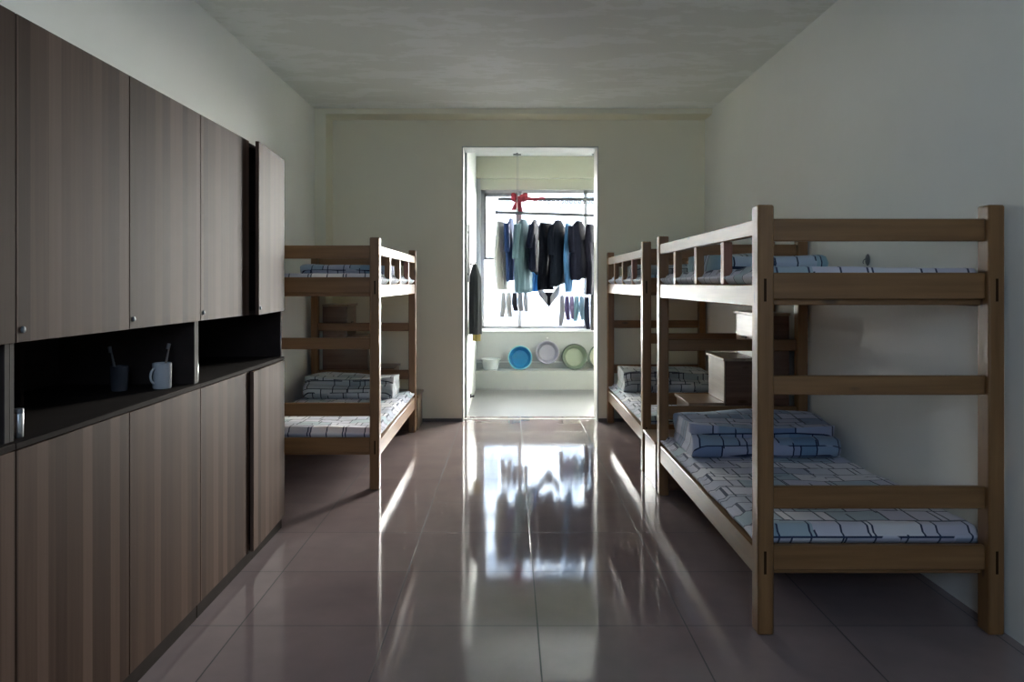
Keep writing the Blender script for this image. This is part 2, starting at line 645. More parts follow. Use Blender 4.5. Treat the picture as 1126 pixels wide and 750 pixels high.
# balcony
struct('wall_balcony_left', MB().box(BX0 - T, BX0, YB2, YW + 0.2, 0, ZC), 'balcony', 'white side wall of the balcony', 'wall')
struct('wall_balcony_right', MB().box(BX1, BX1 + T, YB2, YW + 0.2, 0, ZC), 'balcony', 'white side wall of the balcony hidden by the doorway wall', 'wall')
b = MB()
b.box(BX0, BX1, YW, YW + 0.2, 0, WZ0).box(BX0, WX0, YW, YW + 0.2, WZ0, ZC).box(WX1, BX1, YW, YW + 0.2, WZ0, ZC)
struct('wall_balcony_front', b, 'parapet', 'pale tiled parapet wall under the balcony window', 'wall')
b = MB()
b.box(WX0, WX1, YW - 0.0, YW + 0.2, WZ1, ZC)
b.box(BX0, BX1, YW - 0.10, YW, WZ1 + 0.14, ZC)
struct('trim_5', b, 'balcony_beam', 'stepped cream beam above the balcony window', 'beam')
struct('trim_6', MB().box(BX0, BX1, 10.33, YW, 0, 0.245), 'parapet', 'low tiled ledge along the foot of the parapet', 'ledge')
struct('trim_7', MB().box(BX0, BX1, YW - 0.05, YW + 0.05, WZ0 - 0.035, WZ0, bev=0.004), 'frame_white', 'white sill of the balcony window', 'sill')

# balcony window
yw0, yw1 = YW + 0.07, YW + 0.13
b = MB()
b.box(WX0, WX0 + 0.05, yw0, yw1, WZ0, WZ1).box(WX1 - 0.05, WX1, yw0, yw1, WZ0, WZ1)
b.box(WX0, WX1, yw0, yw1, WZ0, WZ0 + 0.04).box(WX0, WX1, yw0, yw1, WZ1 - 0.045, WZ1)
b.box(0.115, 0.165, yw0, yw1, WZ0, WZ1)
b.box(1.0, 1.05, yw0, yw1, WZ0, WZ1)
win = struct('window_1', b, 'frame_grey', 'wide balcony window full of white daylight', 'window')
# dark sash on the left
b = MB()
sx0, sx1, sz0, sz1 = WX0 + 0.05, 0.115, 1.70, WZ1 - 0.045
b.box(sx0, sx0 + 0.03, yw0 - 0.03, yw1, sz0, sz1).box(sx1 - 0.03, sx1, yw0 - 0.03, yw1, sz0, sz1)
b.box(sx0, sx1, yw0 - 0.03, yw1, sz1 - 0.045, sz1).box(sx0, sx1, yw0 - 0.03, yw1, sz0, sz0 + 0.035)
b.build('sash', 'frame_dark', win, smooth=False)
b = MB()
b.box(sx1, 0.165, yw0 - 0.03, yw0, 2.05, WZ1 - 0.02)
b.build('dark_mullion', 'frame_dark', win, smooth=False)
for i, (a0, a1) in enumerate(((WX0 + 0.05, 0.115), (0.165, 1.0), (1.05, WX1 - 0.05))):
    MB().box(a0, a1, yw0 + 0.028, yw0 + 0.032, WZ0 + 0.04, WZ1 - 0.045).build('window_glass', 'glass', win, smooth=False)

# ------------------------------------------------------------------ courtyard, with a pale tower added to screen the bright sky
M['facade'] = paint('facade_render', (0.52, 0.52, 0.52), (0.49, 0.49, 0.49))
M['facade_glass'] = plain('facade_window_glass', (0.22, 0.24, 0.26), 0.2)
struct('ground', MB().box(-40, 40, YW + 0.25, 60, -0.6, -0.45), 'facade', 'pale courtyard paving outside the balcony', 'ground')
t = thing('added_tower', 'pale narrow tower added across the courtyard to screen the bright sky, washed out white in the balcony window', 'added_tower', (1.0, 25.0, -0.45))
MB().box(-2.5, 2.5, 0, 8, 0, 12.5).box(-2.65, 2.65, -0.25, 8.2, 12.5, 12.9).build('wall', 'facade', t, smooth=False)  # added block: keeps the brightest sky out of the floor reflection
for zf in range(4):
    for xc in (-1.3, 1.3):
        z = 1.1 + zf * 3.1
        b = MB().box(xc - 0.7, xc + 0.7, -0.05, 0.02, z, z + 0.06).box(xc - 0.7, xc + 0.7, -0.05, 0.02, z + 1.44, z + 1.5)
        b.box(xc - 0.7, xc - 0.64, -0.05, 0.02, z, z + 1.5).box(xc + 0.64, xc + 0.7, -0.05, 0.02, z, z + 1.5).box(xc - 0.03, xc + 0.03, -0.05, 0.02, z, z + 1.5)
        f_ = b.build('window', 'frame_white', t, smooth=False)
        MB().box(xc - 0.64, xc + 0.64, -0.02, 0.01, z + 0.06, z + 1.44).build('pane', 'facade_glass', f_, smooth=False)

# ------------------------------------------------------------------ wall cabinets on the left
CXF = -1.272     # door fronts
UW = 1.2225      # width of one unit
CD = 0.585       # depth behind the doors
Z0, Z1, Z2, Z3 = 0.067, 0.951, 1.225, 2.08


def door(name, width, z0, z1, parent, y, hinge_far=True, ang=0.0, lock=None):
    """a door panel whose origin sits on its hinge edge; local -y or +y runs across it"""
    e = 0.0025
    b = MB()
    if hinge_far:
        b.box(-0.018, 0.0, -width + e, -e, z0 + 0.002, z1 - 0.002, bev=0.0012, seg=1)
    else:
        b.box(-0.018, 0.0, e, width - e, z0 + 0.002, z1 - 0.002, bev=0.0012, seg=1)
    o = b.build(name, 'laminate', parent)
    o.location = (0, y, 0)
    o.rotation_euler = (0, 0, ang)
    if lock:
        ly = (-width + 0.028) if hinge_far else 0.028
        k = MB()
        k.lathe([(0, 0.006), (0.005, 0.006), (0.0085, 0.004), (0.0085, -0.001), (0, -0.001)], 16,
                Matrix.Translation((0, ly, z0 + 0.035)) @ Matrix.Rotation(R(90), 4, 'Y'))
        k.build('lock', 'alu', o)
    return o


def cabinet(y0, label, a_up=0.0, a_lo=0.0):
    t = thing('storage_cabinet', label, 'cabinet', (CXF, y0, 0), 0, 'wooden storage cabinets along the left wall')
    b = MB()
    fx = -0.020
    p = 0.02
    # lower and upper carcass: back, bottoms, tops
    b.box(-CD, -CD + 0.012, 0, UW, Z0, Z3)
    b.box(-CD, fx, 0, UW, Z0, Z0 + p).box(-CD, fx, 0, UW, Z3 - p, Z3)
    b.box(-CD, fx, 0, UW, Z2, Z2 + p)
    b.box(-CD, fx - 0.02, p, UW - p, 0.5, 0.518).box(-CD, fx - 0.02, p, UW - p, 1.65, 1.668)
    b.build('carcass', 'carcass', t, smooth=False)
    for y in (0.0, UW - p):
        b = MB()
        b.box(-CD, fx, y + 0.0005, y + p - 0.0005, 0.0, Z3)
        s = b.build('side_panel', 'carcass', t, smooth=False)
        MB().box(fx, fx + 0.003, y + 0.001, y + p - 0.001, Z1 + 0.02, Z2).build('edge_band', 'edge', s, smooth=False)
    MB().box(-CD, -0.36, UW / 2 - 0.009, UW / 2 + 0.009, Z1 + 0.018, Z2).build('divider', 'carcass', t, smooth=False)
    MB().box(-CD, 0.0, 0.0005, UW - 0.0005, Z1, Z1 + 0.018, bev=0.002).build('counter_shelf', 'plinth', t)
    MB().box(-CD, -0.016, 0.004, UW - 0.004, 0, Z0 - 0.002).build('plinth', 'plinth', t, smooth=False)
    h = UW / 2
    door('upper_door', h, Z2, Z3, t, 0.0, False, 0, True)
    door('upper_door', h, Z2, Z3, t, UW, True, a_up, True)
    door('lower_door', h, Z0, Z1, t, 0.0, False, 0)
    door('lower_door', h, Z0, Z1, t, UW, True, a_lo)
    return t


YA = 4.49 - UW
cabinet(YA, 'brown cabinet at the far end of the row, its upper far door ajar', R(4.4), R(2.0))
cabinet(YA - UW, 'brown cabinet in the middle of the row with a white mug in its open shelf')
cabinet(YA - 2 * UW, 'brown cabinet nearest the camera, cut off by the edge of the photo')

# ------------------------------------------------------------------ bunk beds
BW, BL = 0.97, 2.13           # outer width and length
PX, PY, PZ = 0.064, 0.08, 1.69


def make_bunk(label):
    t = thing('bunk_bed', label, 'bunk bed', (0, 0, 0), 0, 'pine bunk beds')
    hw, hl = BW / 2, BL / 2
    for sx in (-1, 1):
        for sy in (-1, 1):
            x0 = -hw if sx < 0 else hw - PX
            y0 = -hl if sy < 0 else hl - PY
            b = MB().box(x0, x0 + PX, y0, y0 + PY, 0, PZ, bev=0.006)
            post = b.build('post', 'pine_z', t)
            # dark tenon ends showing on the end face of the post
            ye = y0 - 0.001 if sy < 0 else y0 + PY - 0.001
            xm = x0 + PX * (0.45 if sx < 0 else 0.5)
            for zc in (0.285, 1.355):
                MB().box(xm - 0.005, xm + 0.005, ye, ye + 0.002, zc - 0.045, zc + 0.045).build('tenon', 'tenon', post, smooth=False)
    xi0, xi1 = -hw + PX, hw - PX
    for sy in (-1, 1):
        def yr(d0, d1):
            return (-hl + d0, -hl + d1) if sy < 0 else (hl - d1, hl - d0)
        y0, y1 = yr(0.022, 0.050)
        for nm, z0, z1 in (('end_rail', 1.548, 1.637), ('end_board', 1.318, 1.424), ('end_rail', 0.940, 1.016), ('end_rail', 0.490, 0.578), ('end_board', 0.248, 0.346)):
            MB().box(xi0, xi1, y0, y1, z0, z1, bev=0.004).build(nm, 'pine_x', t)
        y0, y1 = yr(0.052, 0.08)
        for z0, z1 in ((1.295, 1.335), (0.225, 0.262)):
            MB().box(xi0, xi1, y0, y1, z0, z1, bev=0.003).build('cross_bar', 'pine_x', t)
    yi0, yi1 = -hl + PY, hl - PY
    for sx in (-1, 1):
        x0, x1 = (-hw + 0.006, -hw + 0.034) if sx < 0 else (hw - 0.034, hw - 0.006)
        MB().box(x0, x1, yi0, yi1, 1.288, 1.376, bev=0.004).build('side_rail', 'pine_y', t)
        MB().box(x0, x1, yi0, yi1, 0.215, 0.325, bev=0.004).build('side_rail', 'pine_y', t)
    # guard on the aisle side of the upper bunk
    MB().box(-hw + 0.006, -hw + 0.034, yi0, yi1, 1.571, 1.637, bev=0.004).build('guard_rail', 'pine_y', t)
    for k in (1, 2, 3):
        yc = -hl + BL * k / 4 + (k - 2) * -0.005
        MB().box(-hw + 0.004, -hw + 0.044, yc - 0.028, yc + 0.028, 1.376, 1.571, bev=0.003).build('guard_baluster', 'pine_red' if k == 1 else 'pine_z', t)
    # slat decks
    for z in (1.350, 0.299):
        for k in range(11):
            yc = yi0 + 0.06 + (yi1 - yi0 - 0.12) * k / 10
            MB().box(-hw + 0.034, hw - 0.034, yc - 0.05, yc + 0.05, z, z + 0.016, bev=0.002).build('slat', 'pine_x', t)
    return t


BX = 1.46
beds = [('right_near', BX, 3.11, 0), ('right_far', BX, 5.80, 0), ('left', -0.87 - BW / 2, 5.30, math.pi)]
bunk0 = make_bunk('large pine bunk bed nearest the camera against the right wall')
bunk0.location = (BX, 3.11 + BL / 2, 0)
bunk1 = copy_tree(bunk0)
bunk1['label'] = 'pine bunk bed in the far right corner beside the doorway'
bunk1.location = (BX, 5.80 + BL / 2, 0)
bunk2 = copy_tree(bunk0)
bunk2['label'] = 'pine bunk bed on the left, beyond the row of cabinets'
bunk2.location = (-0.87 - BW / 2, 5.30 + BL / 2, 0)
bunk2.rotation_euler = (0, 0, math.pi)


# ------------------------------------------------------------------ bedding
def soft_box(sx, sy, sz, nx, ny, seed, amp=0.012, rnd=0.045):
    """a soft slab centred on x, y with its underside on z = 0"""
    bm = MB()
    t = bmesh.new()
    bmesh.ops.create_cube(t, size=1.0)
    for v in t.verts:
        v.co = Vector((v.co.x * sx, v.co.y * sy, (v.co.z + 0.5) * sz))
    ex = [e for e in t.edges if abs(e.verts[0].co.x - e.verts[1].co.x) > 0.01]
    bmesh.ops.subdivide_edges(t, edges=ex, cuts=nx, use_grid_fill=True)
    ey = [e for e in t.edges if abs(e.verts[0].co.y - e.verts[1].co.y) > 0.001]
    bmesh.ops.subdivide_edges(t, edges=ey, cuts=ny, use_grid_fill=True)
    ez = [e for e in t.edges if abs(e.verts[0].co.z - e.verts[1].co.z) > 0.001]
    bmesh.ops.subdivide_edges(t, edges=ez, cuts=4, use_grid_fill=True)
    hx, hy = sx / 2, sy / 2
    for v in t.verts:
        c = v.co
        f = c.z / sz
        # round the edges
        dx = hx - abs(c.x)
        dy = hy - abs(c.y)
        d = min(dx, dy)
        side = math.sin(math.pi * min(1, max(0, f)))
        infl = (1 - side) * rnd * 0.55
        sgx = 1 if c.x > 0 else -1
        sgy = 1 if c.y > 0 else -1
        if dx < rnd:
            c.x -= sgx * infl * (1 - dx / rnd)
        if dy < rnd:
            c.y -= sgy * infl * (1 - dy / rnd)
        if f > 0.5:
            if d < rnd:
                c.z -= (f - 0.5) * 2 * sz * 0.38 * (1 - d / rnd) ** 2
            n = noise.noise(Vector((c.x * 3.1 + seed, c.y * 3.1, seed)))
            n2 = noise.noise(Vector((c.x * 9 + seed, c.y * 9, seed + 3)))
            c.z += (n * amp + n2 * amp * 0.35) * (f - 0.5) * 2
        n3 = noise.noise(Vector((c.x * 6, c.y * 6, seed + c.z * 8)))
        if dx < 1e-3 + rnd * 0.6:
            c.x += sgx * n3 * amp * 0.5
    bm._add(t)
    return bm


def mattress(loc, rz, label, seed, mat='sheet'):
    o = soft_box(BW - 0.014, BL - 2 * PY - 0.015, 0.068, 26, 60, seed).build('mattress', mat, angle=75)
    o.location = loc
    o.rotation_euler = (0, 0, rz)
    return tag(o, label, 'mattress', 'thin printed mattresses on the bunks')


def folded_quilt(name, wx, wy, th, layers, seed, mat, label, loc, rz, squash=1.0):
    """a quilt folded back and forth: a thick ribbon zigzagging in y-z, carried along x"""
    path = []
    hy = wy / 2
    gap = th * 0.96
    for k in range(layers):
        z = th / 2 + k * gap
        ins = 0.02 * k
        a, bq = (hy - ins, -hy + ins) if k % 2 == 0 else (-hy + ins, hy - ins)
        N = 9
        for i in range(N):
            f = i / (N - 1)
            path.append((a + (bq - a) * f, z))
        if k < layers - 1:   # the turn
            s = -1 if k % 2 == 0 else 1
            for q in (0.25, 0.5, 0.75):
                an = math.pi * q
                path.append((bq + s * math.sin(an) * gap * 0.45, z + gap * (0.5 - 0.5 * math.cos(an))))
    # ring = outline of the ribbon
    n = len(path)
    left, right = [], []
    for i in range(n):
        p0 = path[max(0, i - 1)]
        p1 = path[min(n - 1, i + 1)]
        d = Vector((p1[0] - p0[0], p1[1] - p0[1])).normalized()
        nn = Vector((-d.y, d.x)) * th * 0.47
        left.append((path[i][0] + nn.x, path[i][1] + nn.y))
        right.append((path[i][0] - nn.x, path[i][1] - nn.y))
    outline = left + right[::-1]
    bm = MB()
    t = bmesh.new()
    NX = 26
    rings = []
    for j in range(NX + 1):
        f = j / NX
        x = -wx / 2 + wx * f
        e = min(f, 1 - f)
        sh = 1.0 - 0.10 * (1 - min(1, e / 0.10)) ** 2
        ring = []
        for (y, z) in outline:
            q = noise.noise(Vector((x * 5 + seed, y * 5, z * 9 + seed)))
            q2 = noise.noise(Vector((x * 2.4 + seed, y * 2.4 + 5, seed)))
            zz = z * squash * (0.93 + 0.07 * sh) * (1 + 0.20 * q2) + q * 0.006
            lay = int(z / (th * 0.96) * 2)
            xx = x + (noise.noise(Vector((lay * 1.7 + seed, f * 3, 2))) * 0.02) * abs(f - 0.5) * 2
            ring.append(t.verts.new((xx, y * sh + q * 0.010, max(0.002, zz))))
        rings.append(ring)
    m = len(outline)
    for a, b2 in zip(rings, rings[1:]):
        for k in range(m):
            t.faces.new((a[k], a[(k + 1) % m], b2[(k + 1) % m], b2[k]))
    for ring in (rings[0], rings[-1]):
        for i in range(n - 1):
            t.faces.new((ring[i], ring[i + 1], ring[m - 2 - i], ring[m - 1 - i]))
    bm._add(t)
    o = bm.build(name, mat, angle=80)
    o.location = loc
    o.rotation_euler = (0, 0, rz)
    return tag(o, label, 'quilt', 'folded quilts on the bunks')


def pillow(name, wx, wy, h, seed, mat, label, loc, rz):
    t = bmesh.new()
    bmesh.ops.create_uvsphere(t, u_segments=36, v_segments=18, radius=1.0)
    for v in t.verts:
        c = v.co
        ex = 0.55

        def se(a):
            return math.copysign(abs(a) ** ex, a)
        x, y, z = se(c.x), se(c.y), c.z
        rim = max(abs(x), abs(y))
        z = z * (1 - 0.55 * max(0, rim - 0.5) / 0.5)
        c.x = x * wx / 2
        c.y = y * wy / 2
        nz = noise.noise(Vector((c.x * 6 + seed, c.y * 6, seed)))
        c.z = h / 2 + z * h / 2 + nz * 0.012 * (1 if z > 0 else 0)
        if c.z < 0.002:
            c.z = 0.002
    b = MB()
    b._add(t)
    o = b.build(name, mat, angle=80)
    o.location = loc
    o.rotation_euler = (0, 0, rz)
    return tag(o, label, 'pillow', 'pillows on the bunks')


ZL, ZU = 0.3265, 1.3775       # tops of the side rails: undersides of the mattresses
ML, MU = 0.394, 1.445         # tops of the mattresses
for (nm, x, y0, rz, lo, up, s) in (
        ('a', BX, 3.11, 0, 'blue and white printed mattress on the lower bunk nearest the camera', 'printed mattress on the upper bunk nearest the camera, seen behind its guard rail', 1.3),
        ('b', BX, 5.80, 0, 'printed mattress on the lower bunk in the far right corner', 'printed mattress on the upper bunk in the far right corner', 5.1),
        ('c', -0.87 - BW / 2, 5.30, math.pi, 'printed mattress on the lower bunk beyond the cabinets', 'printed mattress on the upper bunk beyond the cabinets', 8.7)):
    mattress((x, y0 + BL / 2, ZL), rz, lo, s)
    mattress((x, y0 + BL / 2, ZU), rz, up, s + 2)

folded_quilt('folded_quilt', 0.82, 0.56, 0.062, 3, 2.2, 'quilt', 'thick blue quilt folded in layers on the lower bunk nearest the camera', (1.45, 4.76, ML), 0)
folded_quilt('folded_quilt', 0.62, 0.50, 0.046, 2, 3.9, 'quilt_teal', 'blue-green quilt folded flat on the upper bunk nearest the camera', (1.37, 4.46, MU), 0.04)
pillow('pillow', 0.62, 0.36, 0.12, 6.1, 'quilt_grey', 'grey printed pillow at the head of the upper bunk nearest the camera', (1.45, 4.94, MU), 0)
folded_quilt('folded_quilt', 0.80, 0.50, 0.062, 3, 9.4, 'quilt_grey', 'grey-green quilt folded on the lower bunk in the far right corner', (1.45, 7.45, ML), 0)
folded_quilt('folded_quilt', 0.72, 0.50, 0.050, 2, 12.4, 'quilt_grey', 'folded quilt on the upper bunk in the far right corner', (1.45, 7.2, MU), 0)
folded_quilt('folded_quilt', 0.76, 0.46, 0.062, 3, 15.1, 'quilt_grey', 'grey printed quilt folded on the lower bunk beyond the cabinets', (-1.38, 7.00, ML), 0)
folded_quilt('folded_quilt', 0.70, 0.50, 0.046, 2, 19.3, 'quilt', 'blue and white quilt folded on the upper bunk beyond the cabinets', (-1.36, 6.75, MU), 0)


# ------------------------------------------------------------------ box steps up to the bunks
def make_stairs(label):
    t = thing('step_cabinet', label, 'steps', (0, 0, 0), 0, 'wooden box steps at the ends of the bunks')
    xs = [0.0, 0.23, 0.46, 0.66]
    xe = 0.90
    zs = [0.325, 0.585, 0.883, 1.185]
    d = 0.225
    out = [(0.012, 0)]
    for i in range(4):
        out.append((xs[i] + 0.012, zs[i] - 0.02))
        out.append(((xs[i + 1] if i < 3 else xe - 0.012) + (0.012 if i < 3 else 0), zs[i] - 0.02))
    out.append((xe, 0))
    for y in (-d, d - 0.018):
        MB().prism(out, 1, y, y + 0.018).build('side_panel', 'stair', t, smooth=False)
    for i in range(4):
        zb = 0 if i == 0 else zs[i - 1]
        MB().box(xs[i] + 0.004, xs[i] + 0.022, -d + 0.018, d - 0.018, zb, zs[i] - 0.02, bev=0.002).build('riser', 'tread', t)
        x1 = (xs[i + 1] + 0.004) if i < 3 else xe
        MB().box(xs[i] - 0.008, x1, -d - 0.006, d + 0.006, zs[i] - 0.02, zs[i], bev=0.003).build('tread', 'tread', t)
    MB().box(xe - 0.016, xe, -d + 0.018, d - 0.018, 0, zs[3] - 0.02).build('back_panel', 'stair', t, smooth=False)
    b = MB().box(xs[3] - 0.006, xs[3] + 0.004, -0.05, 0.05, 1.00, 1.016, bev=0.002)
    b.build('handle', 'base', t)
    return t


st0 = make_stairs('brown box steps standing between the two right-hand bunk beds')
st0.location = (0.975, 5.52, 0)
st1 = copy_tree(st0)
st1['label'] = 'brown box steps between the left bunk bed and the end wall'
st1.location = (-0.875, 7.69, 0)
st1.rotation_euler = (0, 0, math.pi)
# the far left pillar takes the last centimetres of the corner
st1.location.x = -0.862

# ------------------------------------------------------------------ things in the open shelves
ZS = Z1 + 0.018


def mug(loc, rz):
    t = thing('mug', 'white china mug with dark print standing in the open shelf', 'mug', loc, rz)
    MB().lathe([(0, 0.0), (0.032, 0.0), (0.035, 0.004), (0.036, 0.098), (0.034, 0.100), (0.032, 0.098), (0.031, 0.008), (0, 0.007)], 32).build('cup', 'white_china', t)
    pts = []
    for k in range(9):
        a = R(-80 + 160 * k / 8)
        pts.append((0.034 + 0.026 * math.cos(a), 0, 0.052 + 0.030 * math.sin(a)))
    MB().tube(pts, 0.0045, 8).build('handle', 'white_china', t)
    b = MB()
    for a, z, l in ((215, 0.075, 14), (230, 0.03, 12), (205, 0.045, 6)):
        pr = []
        for k in range(5):
            an = R(a + l * (k / 4 - 0.5) * 2)
            pr.append((0.0358 * math.cos(an), 0.0358 * math.sin(an), z + 0.003 * math.sin(k * 1.7)))
        b.tube(pr, 0.0014, 6)
    b.build('printed_mark', 'ink', t)
    return t


def toothbrush(loc, tilt, rz, label, mat):
    t = thing('toothbrush', label, 'toothbrush', loc, rz, 'toothbrushes in the open shelf')
    t.rotation_euler = (0, R(tilt), rz)
    MB().tube([(0, 0, 0), (0, 0, 0.05), (0.001, 0, 0.10), (0, 0, 0.14), (0, 0, 0.165)], [0.004, 0.005, 0.0045, 0.003, 0.004]).build('handle', mat, t)
    MB().box(-0.010, 0.0, -0.004, 0.004, 0.142, 0.165, bev=0.001).build('bristles', 'grey_plastic', t)


M['red_plastic'] = plain('pale_plastic', (0.25, 0.20, 0.18), 0.4)
M['dark_plastic'] = plain('dark_plastic', (0.06, 0.06, 0.07), 0.25)
M['grey_plastic'] = plain('grey_plastic', (0.18, 0.18, 0.19), 0.4)
mug((-1.366, 3.12, ZS), R(250))
toothbrush((-1.372, 3.125, ZS + 0.012), 14, R(60), 'brownish toothbrush leaning in the white mug', M['red_plastic'])
o = MB().lathe([(0, 0), (0.028, 0), (0.031, 0.004), (0.035, 0.095), (0.033, 0.095), (0.029, 0.006), (0, 0.006)], 28).build('tumbler', 'dark_plastic')
o.location = (-1.50, 3.05, ZS)
tag(o, 'dark plastic tumbler in shadow behind the white mug', 'tumbler')
toothbrush((-1.503, 3.047, ZS + 0.012), -13, R(70), 'grey toothbrush standing in the dark tumbler', M['grey_plastic'])
for loc, lab in (((-1.315, 2.125, ZS), 'small steel canister at the near end of the middle cabinet shelf'),
                 ((-1.315, YA + 0.055, ZS), 'small steel canister against the upright, right of the white mug')):
    t = thing('canister', lab, 'canister', loc, 0, 'small steel canisters in the open shelf')
    MB().lathe([(0, 0), (0.0115, 0), (0.012, 0.002), (0.012, 0.062), (0.011, 0.064), (0, 0.064)], 20).build('body', 'steel', t)
    MB().lathe([(0, 0.064), (0.0125, 0.064), (0.0125, 0.075), (0.011, 0.077), (0, 0.077)], 20).build('lid', 'alu', t)

# dark hook plate on the right wall
t = thing('wall_hook', 'small dark hook on the right wall above the nearest upper bunk', 'hook', (XR - 0.003, 4.33, 1.51))
MB().lathe([(0, 0.004), (0.018, 0.004), (0.022, 0.0), (0, 0.0)], 20, Matrix.Diagonal((1, 1.3, 1.5, 1)) @ Matrix.Rotation(R(-90), 4, 'Y')).build('plate', 'alu', t)
MB().tube([(-0.003, 0, 0.01), (-0.02, 0, 0.0), (-0.026, 0, -0.012), (-0.022, 0, -0.02)], 0.003).build('prong', 'alu', t)

# ------------------------------------------------------------------ balcony: rails
YRD = 10.10      # front rod
YRL = 10.45      # rear rail
S1, S2 = 872 / YRD, 872 / YRL


def px1(x, y):
    return (x - 560) / S1, 1.38 + (312 - y) / S1


def px2(x, y):
    return (x - 560) / S2, 1.38 + (312 - y) / S2


def rod_z(x):
    return 2.289 - 0.032 * (x + 0.15)


t = thing('clothes_rod', 'grey clothes rod slung under the balcony ceiling, full of clothes', 'clothes rod', (0.9, YRD, rod_z(0.9)))
MB().tube([(-1.06, 0, rod_z(-0.16) - rod_z(0.9)), (0.95, 0, rod_z(1.85) - rod_z(0.9))], 0.018, 14).build('rod', 'dark_alu', t)
for xe in (-1.065, 0.955):
    zz = rod_z(0.9 + xe) - rod_z(0.9)
    MB().tube([(xe - 0.015, 0, zz), (xe + 0.015, 0, zz)], 0.021, 14).build('end_cap', 'dark_plastic', t)
for xm in (-0.80, 0.20, 0.85):
    zr = rod_z(0.9 + xm) - rod_z(0.9)
    zt = ZC - rod_z(0.9)
    MB().tube([(xm, 0, zr), (xm, 0, zt - 0.06)], 0.003, 6).build('cord', 'alu', t)
    b = MB().box(xm - 0.045, xm + 0.045, -0.03, 0.03, zt - 0.014, zt, bev=0.003)
    b.tube([(xm - 0.05, 0, zt - 0.045), (xm + 0.05, 0, zt - 0.045)], 0.012, 10)
    b.box(xm - 0.012, xm + 0.012, -0.012, 0.012, zt - 0.06, zt - 0.01)
    b.build('ceiling_pulley', 'alu', t)

ZRAIL = px2(600, 219)[1]
t = thing('airer_rail', 'dark airer rail with a row of small hooks close to the balcony window', 'airer rail', (0.9, YRL, ZRAIL))
MB().box(-1.05, 1.0, -0.018, 0.018, -0.02, 0.02, bev=0.004).build('rail', 'dark_alu', t)
for k in range(26):
    x = -0.55 + k * 0.058
    r_ = 0.018
    MB().tube([(x + r_ * math.cos(a), 0, -0.036 + r_ * math.sin(a)) for a in [2 * math.pi * q / 10 for q in range(10)]], 0.008, 6, True).build('hook', 'dark_alu', t)
for xm in (-0.78, 0.25, 0.9):
    MB().tube([(xm, 0, 0.018), (xm, 0, ZC - ZRAIL)], 0.003, 6).build('cord', 'alu', t)

# red bow on the rail
M['red_cloth'] = cloth('red_ribbon_cloth', (0.20, 0.03, 0.04))
bx, bz = px2(570, 219)
t = thing('ribbon_bow', 'red ribbon bow tied on the airer rail by the window', 'bow', (bx, YRL - 0.045, bz + 0.0))
for s in (-1, 1):
    rows = []
    for k in range(9):
        f = k / 8
        wv = 0.012 + 0.055 * math.sin(math.pi * min(1, f * 0.75 + 0.05))
        rows.append([(s * 0.125 * f * (0.75 if s < 0 else 1), 0.016 * math.cos(a) * (0.4 + math.sin(math.pi * f)), 0.03 * f + wv * math.sin(a) * 0.9) for a in [2 * math.pi * q / 12 for q in range(12)]])
    MB().loft(rows).build('loop', 'red_cloth', t)
MB().lathe([(0, -0.035), (0.022, -0.026), (0.03, 0), (0.022, 0.026), (0, 0.035)], 16).build('knot', 'red_cloth', t)
for dx, l in ((-0.07, 0.13), (0.03, 0.16)):
    rows = []
    for k in range(6):
        f = k / 5
        rows.append([(dx * f + cx_, cy_ + 0.01 * math.sin(f * 5), -0.02 - l * f) for cx_, cy_ in ((-0.03, -0.004), (0.03, -0.004), (0.03, 0.004), (-0.03, 0.004))])
    MB().loft(rows).build('tail', 'red_cloth', t)
rows = []
for k in range(9):
    f = k / 8
    rows.append([(0.05 + 0.30 * f, cy_, 0.0 + 0.01 * math.sin(f * 9) + cz_ * (1 - 0.5 * f)) for cy_, cz_ in ((-0.004, -0.025), (0.004, -0.025), (0.004, 0.025), (-0.004, 0.025))])
MB().loft(rows).build('streamer', 'red_cloth', t)


# ------------------------------------------------------------------ garments on hangers
def hanger_mesh(w, r_top, drop=0.0):
    b = MB()
    pts = []
    R0 = r_top + 0.004
    for k in range(9):
        a = R(200 - 215 * k / 8)
        pts.append((R0 * math.cos(a), 0, -R0 - 0.0 + R0 + R0 * math.sin(a) - 0.0))
    pts += [(R0 * 0.8, 0, -R0 * 0.75), (0.002, 0, -R0 * 1.5), (0, 0, -0.075 - drop)]
    b.tube(pts, 0.0025, 6)
    tri = [(0, 0, -0.075), (w * 0.25, 0, -0.095), (w / 2, 0, -0.135), (w / 2 - 0.012, 0, -0.150), (0, 0, -0.150), (-w / 2 + 0.012, 0, -0.150), (-w / 2, 0, -0.135), (-w * 0.25, 0, -0.095)]
    tri = [(p_[0], 0, p_[2] - drop) for p_ in tri]
    b.tube(tri, 0.004, 6, True)
    return b


def ring(a, bq, z, cx, cy, seed, amp, n=28):
    pts = []
    for k in range(n):
        th = 2 * math.pi * k / n
        c, s = math.cos(th), math.sin(th)
        x = a * math.copysign(abs(c) ** 0.8, c)
        y = bq * math.copysign(abs(s) ** 0.8, s)
        q = math.sin(x * 46 + seed + z * 2.0) * amp + noise.noise(Vector((x * 8 + seed, z * 4, seed))) * amp
        pts.append((cx + x, cy + y + q, z))
    return pts


